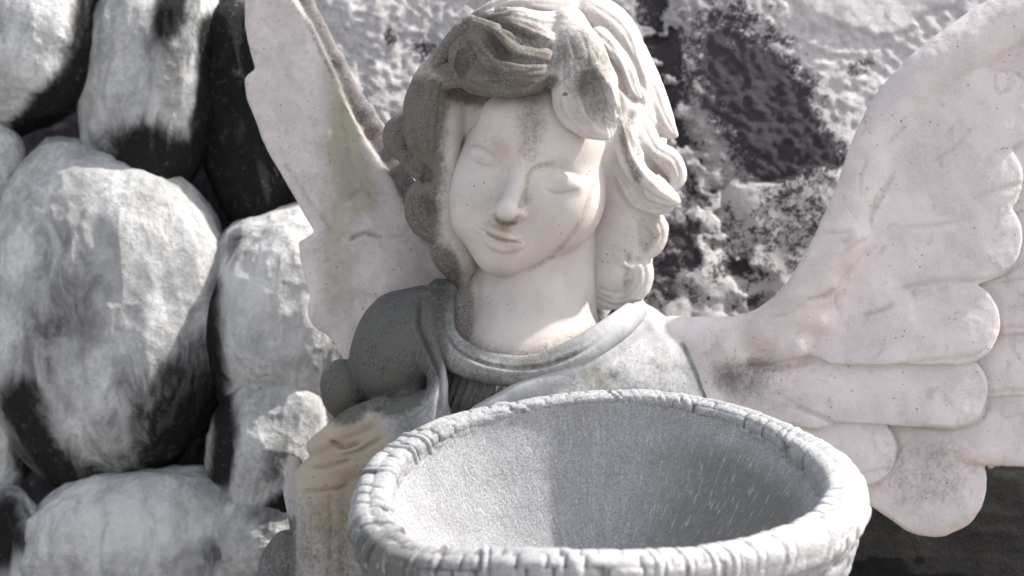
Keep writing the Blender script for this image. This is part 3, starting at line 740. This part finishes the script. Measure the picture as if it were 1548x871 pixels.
def woven(s, t, cell, rows, seed, bar=True):
    """height of a plaited surface: rows of rounded stitches, staggered, with upright withes; s along, t in rows"""
    ncell = max(8, int(round(tot / cell))); x = s / tot * ncell
    r = np.floor(t); fy = t - r - 0.5
    rr = np.random.default_rng(seed)
    off = rr.random(64)[(r.astype(int)) % 64]
    jit = rr.random((64, 4096))
    x = x + off * 3 + 0.45 * np.sin(x * 0.7 + r * 2.1) + 0.3 * np.sin(x * 1.9 + r)
    ci = np.floor(x).astype(int); fx = x - ci - 0.5
    hj = jit[(r.astype(int)) % 64, ci % ncell]
    h = (1 - np.abs(2 * fx) ** 5) * np.sqrt(np.clip(1 - (1.85 * fy) ** 2, 0, 1)) * (0.6 + 0.4 * hj) + 0.25 * fx * (hj - 0.5)
    return h
nt = 72
th = np.linspace(0, 2 * np.pi, nt, endpoint=False)
Sg, Tg = np.meshgrid(arc, th, indexing='ij')
# th = 0 outward, pi/2 up, pi inward
rows = (Tg / (2 * np.pi) * 8) + 0.30 * fbm(np.stack([Sg, Tg * 20, 5 + 0 * Sg], -1), 110, 2)
h = woven(Sg, rows, 46, 9, 3)
h2 = fbm(np.stack([Sg, Tg * 30, 0 * Sg], -1), 22, 3)
# upright withes that wrap over the rim here and there
wx = Sg / tot * 40 + 0.5 * np.sin(Sg / tot * 31) + 0.25 * np.sin(Tg + 1); wi = np.floor(wx).astype(int); wj = np.random.default_rng(5).random(64)[wi % 64]; wf = wx - wi - 0.3 - 0.4 * wj
bar = np.exp(-(wf / 0.11) ** 2) * (wj > 0.35)
edge = np.exp(-((np.abs(wf) - 0.17) / 0.05) ** 2) * (wj > 0.35)
worn = sstep(-0.5, 0.35, fbm(np.stack([Sg, Tg * 40, 9 + 0 * Sg], -1), 140, 2))
amp = Rr[:, None] * 0.22 * (0.25 + 0.75 * worn)
disp = amp * (h - 0.6) * (1 - 0.7 * bar) + Rr[:, None] * (0.10 * bar - 0.12 * edge) * (0.3 + 0.7 * worn) + 1.6 * h2
rad = Rr[:, None] * 0.93 * (np.abs(np.cos(Tg)) ** 3.2 + np.abs(np.sin(Tg)) ** 3.2) ** (-1 / 3.2) + disp
Vr = Pc[:, None, :] + outv[:, None, :] * (np.cos(Tg) * rad)[..., None] + upv[:, None, :] * (np.sin(Tg) * rad)[..., None]
Vr = Vr.reshape(-1, 3)
i = np.arange(ns)[:, None]; j = np.arange(nt)[None, :]; i2 = (i + 1) % ns; j2 = (j + 1) % nt
Fr = np.stack([i * nt + j + 0 * i2, i2 * nt + j, i2 * nt + j2, i * nt + j2], -1).reshape(-1, 4)
u, v, w = Vr.T
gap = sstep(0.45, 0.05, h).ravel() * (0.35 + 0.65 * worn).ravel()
R = 1.0 * gap + 0.8 * (1 - sstep(570, 660, u)) * sstep(760, 820, v) + 0.4 * (1 - sstep(640, 780, u)) * sstep(800, 850, v)  # darker in the weave gaps and towards the lower left
B = 0.75 * sstep(700, 1100, u) * sstep(0, 0.6, np.cos(Tg).ravel() + np.sin(Tg).ravel()) * sstep(640, 760, v) + 0.2  # sunlight on the right and front of the rim, painted as paler stone
G = 0.3 * (1 - sstep(540, 640, u))
uvr = np.stack([Sg.ravel() / 1000, Tg.ravel() * 0.03, 0 * u], 1)
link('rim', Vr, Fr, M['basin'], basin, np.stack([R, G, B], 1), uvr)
# bowl: inner hollow and outer basket wall in one closed shell
down = -up
prof_in = [(0.965, -4), (0.93, 22), (0.87, 54), (0.78, 98), (0.66, 142), (0.51, 180), (0.34, 206), (0.18, 218), (0.02, 222)]
prof_out = [(0.02, 300), (0.25, 298), (0.50, 286), (0.68, 262), (0.80, 225), (0.88, 180), (0.94, 130), (0.98, 80), (1.0, 40), (1.005, 8)]
pin = spline(prof_in, 10); pout = spline(prof_out, 10)
nb = 700
ib = (np.arange(nb) * ns // nb)
Pb, ob = Pc[ib], outv[ib]; Rb = Rr[ib]
base_in = Pb - ob * (Rb * 0.25)[:, None]; base_out = Pb + ob * (Rb * 0.55)[:, None]
rings = []; kind = []; depth = []
for (q, dd) in pin:
    rings.append(cen + (base_in - cen) * q + down * dd); kind.append(0); depth.append(dd)
for (q, dd) in pout:
    rings.append(cen + (base_out - cen) * q + down * dd); kind.append(1); depth.append(dd)
Vb = np.array(rings)                                        # ring, angle, xyz
ang = arc[ib]
for r in range(len(rings)):
    q = Vb[r]
    d = fbm(np.stack([q[:, 0], q[:, 1], q[:, 2]], -1), 60, 3) * 2.5
    if kind[r] == 1:
        d = d + 9 * (woven(ang, np.full(nb, depth[r] / 26.0), 60, 12, 11) - 0.5)
    Vb[r] = q + (ob * (1 if kind[r] else -1)) * d[:, None]
nr = len(rings)
i = np.arange(nr - 1)[:, None]; j = np.arange(nb)[None, :]; j2 = (j + 1) % nb
Fb = np.stack([i * nb + j, i * nb + j2, (i + 1) * nb + j2, (i + 1) * nb + j], -1).reshape(-1, 4)
kd = np.repeat(kind, nb); dp_ = np.repeat(depth, nb); an = np.tile(ang, nr)
Vb = Vb.reshape(-1, 3); u, v, w = Vb.T
inner = (kd == 0)
G = inner * (0.75 * sstep(880, 1120, u + 0.3 * (v - 700)) * sstep(5, 60, dp_)) * (1 - 0.7 * sstep(1180, 1260, u))
R = np.where(inner, 0.25 * blob(Vb, (1000, 800), (140, 50), 0, .8), 0.6 * (1 - sstep(560, 700, u)) + 0.2)
B = inner * 0.12 * (1 - sstep(760, 900, u)) * (0.4 + 0.6 * sstep(0, 40, dp_))
uvb = np.stack([an / 1000, dp_ / 1000, 0 * u], 1)
link('bowl', Vb, Fb, M['basin'], basin, np.stack([R, G, B], 1), uvb)

# ================================================================== rocks behind
def slab_w(u, v):
    recede = 1 - sstep(-45, 45, u - (425 + 0.20 * np.clip(v, 0, 700)))
    return -300 - 420 * recede - 0.05 * (u - 900) * (u > 900) - 0.22 * (435 - np.clip(v, -200, 800))
us = np.arange(-420, 2300, 4.0); vs = np.arange(-150, GROUND_V + 20, 4.0)
U, Vv = np.meshgrid(us, vs, indexing='ij')
P3 = np.stack([U, Vv, 0 * U], -1)
top = -128 + 26 * fbm(P3 * [1, 0, 0], 120, 4)
Vv = np.maximum(Vv, top); P3 = np.stack([U, Vv, 0 * U], -1)
warp = P3 + 18 * np.stack([fbm(P3, 60, 3), fbm(P3 + 99, 60, 3), 0 * U], -1)
plates = fbm(warp + 40, 190, 4)
crust = sstep(0.02, 0.10, plates) * (U > 560)
vert = fbm(warp * [1, 0.35, 1], 70, 5)
Wd = slab_w(U, Vv) + 24 * fbm(P3, 330, 3) + 6 * fbm(warp, 80, 3) + 3 * vert + (3.2 * fbm(warp, 18, 2) + 4.2 * fbm(P3, 8, 2)) * (1 - 0.75 * crust) + 6 * crust
P2 = np.stack([U.ravel(), Vv.ravel()], 1)
def at_line(pts, width, soft=0.9): return line_mask(P2, pts, width, soft).reshape(U.shape)
def at_blob(c, r, deg=0, soft=0.6): return blob(P2, c, r, deg, soft).reshape(U.shape)
crack = at_line([(985, -20), (1000, 90), (1012, 180), (1050, 270), (1110, 370), (1150, 450)], 26) * (fbm(warp, 24, 3) > -0.15)
Wd -= 16 * crack
R = 0.45 * crack + 1.0 * at_blob((1222, 318), (74, 100), -25, .9) + 0.7 * at_blob((1175, 170), (62, 110), -35, .9) + 0.62 * at_blob((1050, 400), (90, 90), 0, .6) + 0.5 * at_blob((1090, 90), (100, 150), -20, .8) + 0.45 * at_blob((1150, 380), (80, 60), 0, .7)
R = R + 0.9 * at_blob((1480, 840), (260, 130), 0, .35) + 0.55 * at_blob((592, 55), (12, 16), 0, .6) + 0.5 * at_blob((645, 70), (26, 24), 0, .7)
R = R + 0.40 * at_blob((1300, 102), (26, 14), -15, .4) + 0.3 * at_blob((1390, 10), (26, 22), 0, .6)
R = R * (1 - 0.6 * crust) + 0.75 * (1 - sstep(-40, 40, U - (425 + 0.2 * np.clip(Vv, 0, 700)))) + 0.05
R = R + 0.5 * at_blob((480, 560), (60, 80), 0, .6) * 0
G = np.clip(crust * 0.9 + 0.8 * at_blob((1350, 80), (250, 150), 10, .7) + .5 * at_blob((600, 40), (140, 130), 0, .8), 0, 1)
B = 0.55 * at_blob((1022, 362), (34, 36), 0, .5)
nu, nv = U.shape
Vw = np.stack([U, Vv, Wd], -1).reshape(-1, 3)
i = np.arange(nu - 1)[:, None] * nv; j = np.arange(nv - 1)[None, :]
Fw = np.stack([i + j, i + j + 1, i + nv + j + 1, i + nv + j], -1).reshape(-1, 4)
# thickness: a back face and the sides
per = np.concatenate([np.arange(nv), np.arange(1, nu) * nv + nv - 1, (nu - 1) * nv + np.arange(nv - 2, -1, -1), np.arange(nu - 2, 0, -1) * nv])
bk = Vw[per].copy(); bk[:, 2] -= 320; b0 = len(Vw); n_ = len(per)
q = np.arange(n_); q2 = (q + 1) % n_
Fside = np.stack([per[q], per[q2], b0 + q2, b0 + q], -1)[:, ::-1]
Vw = np.vstack([Vw, bk]); st = np.vstack([np.stack([R, G, B], -1).reshape(-1, 3), np.zeros((n_, 3))])
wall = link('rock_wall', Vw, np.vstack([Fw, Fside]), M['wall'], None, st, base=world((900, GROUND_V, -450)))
tag(wall, 'rough pitted rock wall with flaking pale crust behind the angel', 'rock wall')

def boulder(name, c, r, deg, label, stain_shade, seed, mat='boulder', rough=1.0, group='rounded boulders left of the angel', nsub=220):
    """a rounded rock: ellipsoid pushed about by noise, streaks and hollows, dark stains and painted shade in clefts and undercuts"""
    na, nb_ = nsub * 2, nsub
    a = np.linspace(0, 2 * np.pi, na, endpoint=False); b = np.linspace(0.002, np.pi - 0.002, nb_)
    A, Bm = np.meshgrid(a, b, indexing='ij')
    n = np.stack([np.cos(A) * np.sin(Bm), np.sin(A) * np.sin(Bm), np.cos(Bm)], -1)      # pole towards the viewer
    o = np.array([seed * 7.1, seed * 3.3, seed * 5.7])
    k = 1.06 + rough * (0.20 * fbm(n + o, 1.1, 3) + 0.055 * fbm(n + o + 5, 0.5, 3, ridged=True) + 0.008 * fbm(n + o, 0.09, 3))
    sq = (np.abs(n) ** 2.2).sum(-1) ** (-1 / 2.2)
    loc = n * (k * sq)[..., None] * np.array(r)
    ca, sa = math.cos(math.radians(deg)), math.sin(math.radians(deg))
    P = np.stack([c[0] + ca * loc[..., 0] - sa * loc[..., 1], c[1] + sa * loc[..., 0] + ca * loc[..., 1], c[2] + loc[..., 2]], -1).reshape(-1, 3)
    i = np.arange(na)[:, None]; j = np.arange(nb_ - 1)[None, :]; i2 = (i + 1) % na
    Fq = np.stack([i * nb_ + j, i * nb_ + j + 1, i2 * nb_ + j + 1, i2 * nb_ + j], -1).reshape(-1, 4)
    R = np.zeros(len(P)); G = np.zeros(len(P)); B = np.zeros(len(P))
    for ch, kind_, *ar in stain_shade:
        m = blob(P, *ar) if kind_ == 'blob' else line_mask(P, *ar)
        if ch == 'R': R = np.maximum(R, m)
        elif ch == 'r': R = np.maximum(R, 0.5 * m)
        elif ch == 'G': G = np.maximum(G, m)
        else: B = np.maximum(B, 0.7 * m)
    o = link(name, P, Fq, M[mat], None, np.stack([R, G, B], 1), base=world((c[0], c[1] + r[1], c[2])))
    tag(o, label, 'boulder', group)
    return o
BW = -400
boulder('boulder', (158, 482, BW), (176, 250, 150), -4, 'largest round boulder, pale grey above and black along its lower right edge',
        [('R', 'blob', (296, 655), (110, 150), 28, .9), ('R', 'line', [(30, 610), (70, 695), (150, 745), (250, 748)], 40, 1.0), ('r', 'blob', (90, 480), (60, 160), 10, 1.0)], 1)  # lower black also paints the shade of the undercut
boulder('boulder', (228, 110, BW - 40), (104, 190, 120), 8, 'upright boulder with black foot and pale streaks between two dark clefts',
        [('R', 'blob', (232, 250), (92, 66), 10, .6), ('R', 'line', [(320, 40), (312, 150), (300, 250)], 22, .8), ('r', 'blob', (265, 60), (46, 84), 8, .6), ('R', 'blob', (258, 20), (30, 50), 8, .8)], 2)
boulder('boulder', (28, 52, BW - 40), (122, 140, 120), 20, 'pale rounded boulder in the top left corner beside a black cleft',
        [('R', 'line', [(150, -20), (118, 110), (40, 200)], 30, .7)], 3)
boulder('boulder', (-24, 265, BW - 30), (60, 84, 70), 0, 'small boulder at the left border above the largest boulder', [('r', 'blob', (0, 300), (40, 40), 0, .7)], 4)
boulder('boulder', (434, 480, BW + 40), (130, 168, 130), 6, 'whitish boulder touching the edge of the left wing', [('R', 'line', [(312, 440), (318, 540), (330, 640)], 22, 1.0), ('r', 'blob', (350, 370), (40, 30), 0, .9), ('G', 'blob', (440, 420), (100, 90), 0, .7)], 5)
boulder('boulder', (225, 845, BW + 60), (200, 132, 120), -6, 'low pale boulder under the largest boulder', [('G', 'blob', (200, 790), (110, 50), 0, .8), ('r', 'blob', (310, 850), (60, 40), 0, .8)], 6)
boulder('boulder', (-20, 645, BW - 40), (76, 110, 90), 0, 'grey boulder at the left border below the black hollow', [('R', 'blob', (50, 670), (36, 70), 0, .7)], 7)
boulder('boulder', (410, 690, BW + 100), (92, 110, 90), 10, 'dark spotted pale boulder beside the robe sleeve', [('R', 'line', [(430, 770), (400, 790), (350, 790)], 26, .9), ('R', 'line', [(330, 600), (338, 660), (330, 720)], 20, 1.0), ('r', 'blob', (420, 700), (30, 60), 20, 1.0)], 8)
boulder('boulder', (4, 856, BW + 40), (70, 110, 80), 0, 'dark boulder in the bottom left corner', [('R', 'blob', (0, 800), (46, 60), 0, .7)], 9)
boulder('boulder', (385, 180, BW - 60), (78, 200, 100), -12, 'black wet boulder veined with white beside the left wing', [('R', 'blob', (370, 200), (96, 230), -12, .25), ('R', 'line', [(330, 0), (350, 60), (330, 130)], 20, .7), ('G', 'line', [(312, 0), (306, 90), (300, 160)], 10, .9)], 10, rough=1.6)
boulder('boulder', (395, 815, BW + 120), (84, 66, 60), 0, 'small pale boulder beside the foot of the sleeve', [('r', 'blob', (400, 780), (40, 30), 0, .8)], 11)
boulder('black_rock', (1470, 900, -230), (300, 175, 90), -8, 'black pitted rock under the right wing', [], 12, 'black', 1.2, None)

# ground sheet
g = 60.0
me = bpy.data.meshes.new('ground'); z = float(world((774, GROUND_V, 0))[2])
me.from_pydata([(-g, -g, z), (g, -g, z), (g, g, z), (-g, g, z)], [], [(0, 1, 2, 3)]); me.materials.append(M['ground'])
go = bpy.data.objects.new('ground', me); C.objects.link(go); go['kind'] = 'structure'

# ================================================================== camera and light
cam = bpy.data.cameras.new('camera'); co = bpy.data.objects.new('camera', cam); C.objects.link(co)
co.location = (0, -D * S, 1.125); co.rotation_euler = (math.radians(90), 0, 0)
cam.sensor_width = 36; cam.lens = 36 * D / 1548; cam.clip_start = 0.05; cam.clip_end = 500
cam.dof.use_dof = True; cam.dof.focus_distance = (D - 130) * S; cam.dof.aperture_fstop = 2.8
bpy.context.scene.camera = co

SUN = np.array([0.66, 0.04, 0.72]); SUN /= np.linalg.norm(SUN)
el = math.asin(SUN[2]); az = math.atan2(SUN[0], SUN[1])
wd = bpy.data.worlds.new('World'); bpy.context.scene.world = wd; wd.use_nodes = True
nt_ = wd.node_tree; bg = nt_.nodes['Background']
sky = nt_.nodes.new('ShaderNodeTexSky'); sky.sky_type = 'NISHITA'; sky.sun_disc = False
sky.sun_elevation = el; sky.sun_rotation = az; sky.dust_density = 2.0
hs = nt_.nodes.new('ShaderNodeHueSaturation'); hs.inputs['Saturation'].default_value = 0.35
nt_.links.new(sky.outputs[0], hs.inputs['Color']); nt_.links.new(hs.outputs[0], bg.inputs['Color'])
bg.inputs['Strength'].default_value = 0.14
from mathutils import Vector
sl = bpy.data.lights.new('sun', 'SUN'); sl.energy = 3.4; sl.angle = math.radians(1.5); sl.color = (1.0, 0.95, 0.88)
so = bpy.data.objects.new('sun', sl); C.objects.link(so)
so.rotation_euler = Vector(tuple(SUN)).to_track_quat('Z', 'Y').to_euler(); so.location = (2, 1, 4)
sc = bpy.context.scene
sc.view_settings.view_transform = 'Standard'; sc.view_settings.look = 'None'
sc.view_settings.exposure = 1.12; sc.view_settings.gamma = 1.0
sc.render.engine = 'CYCLES'
sc.cycles.use_denoising = True
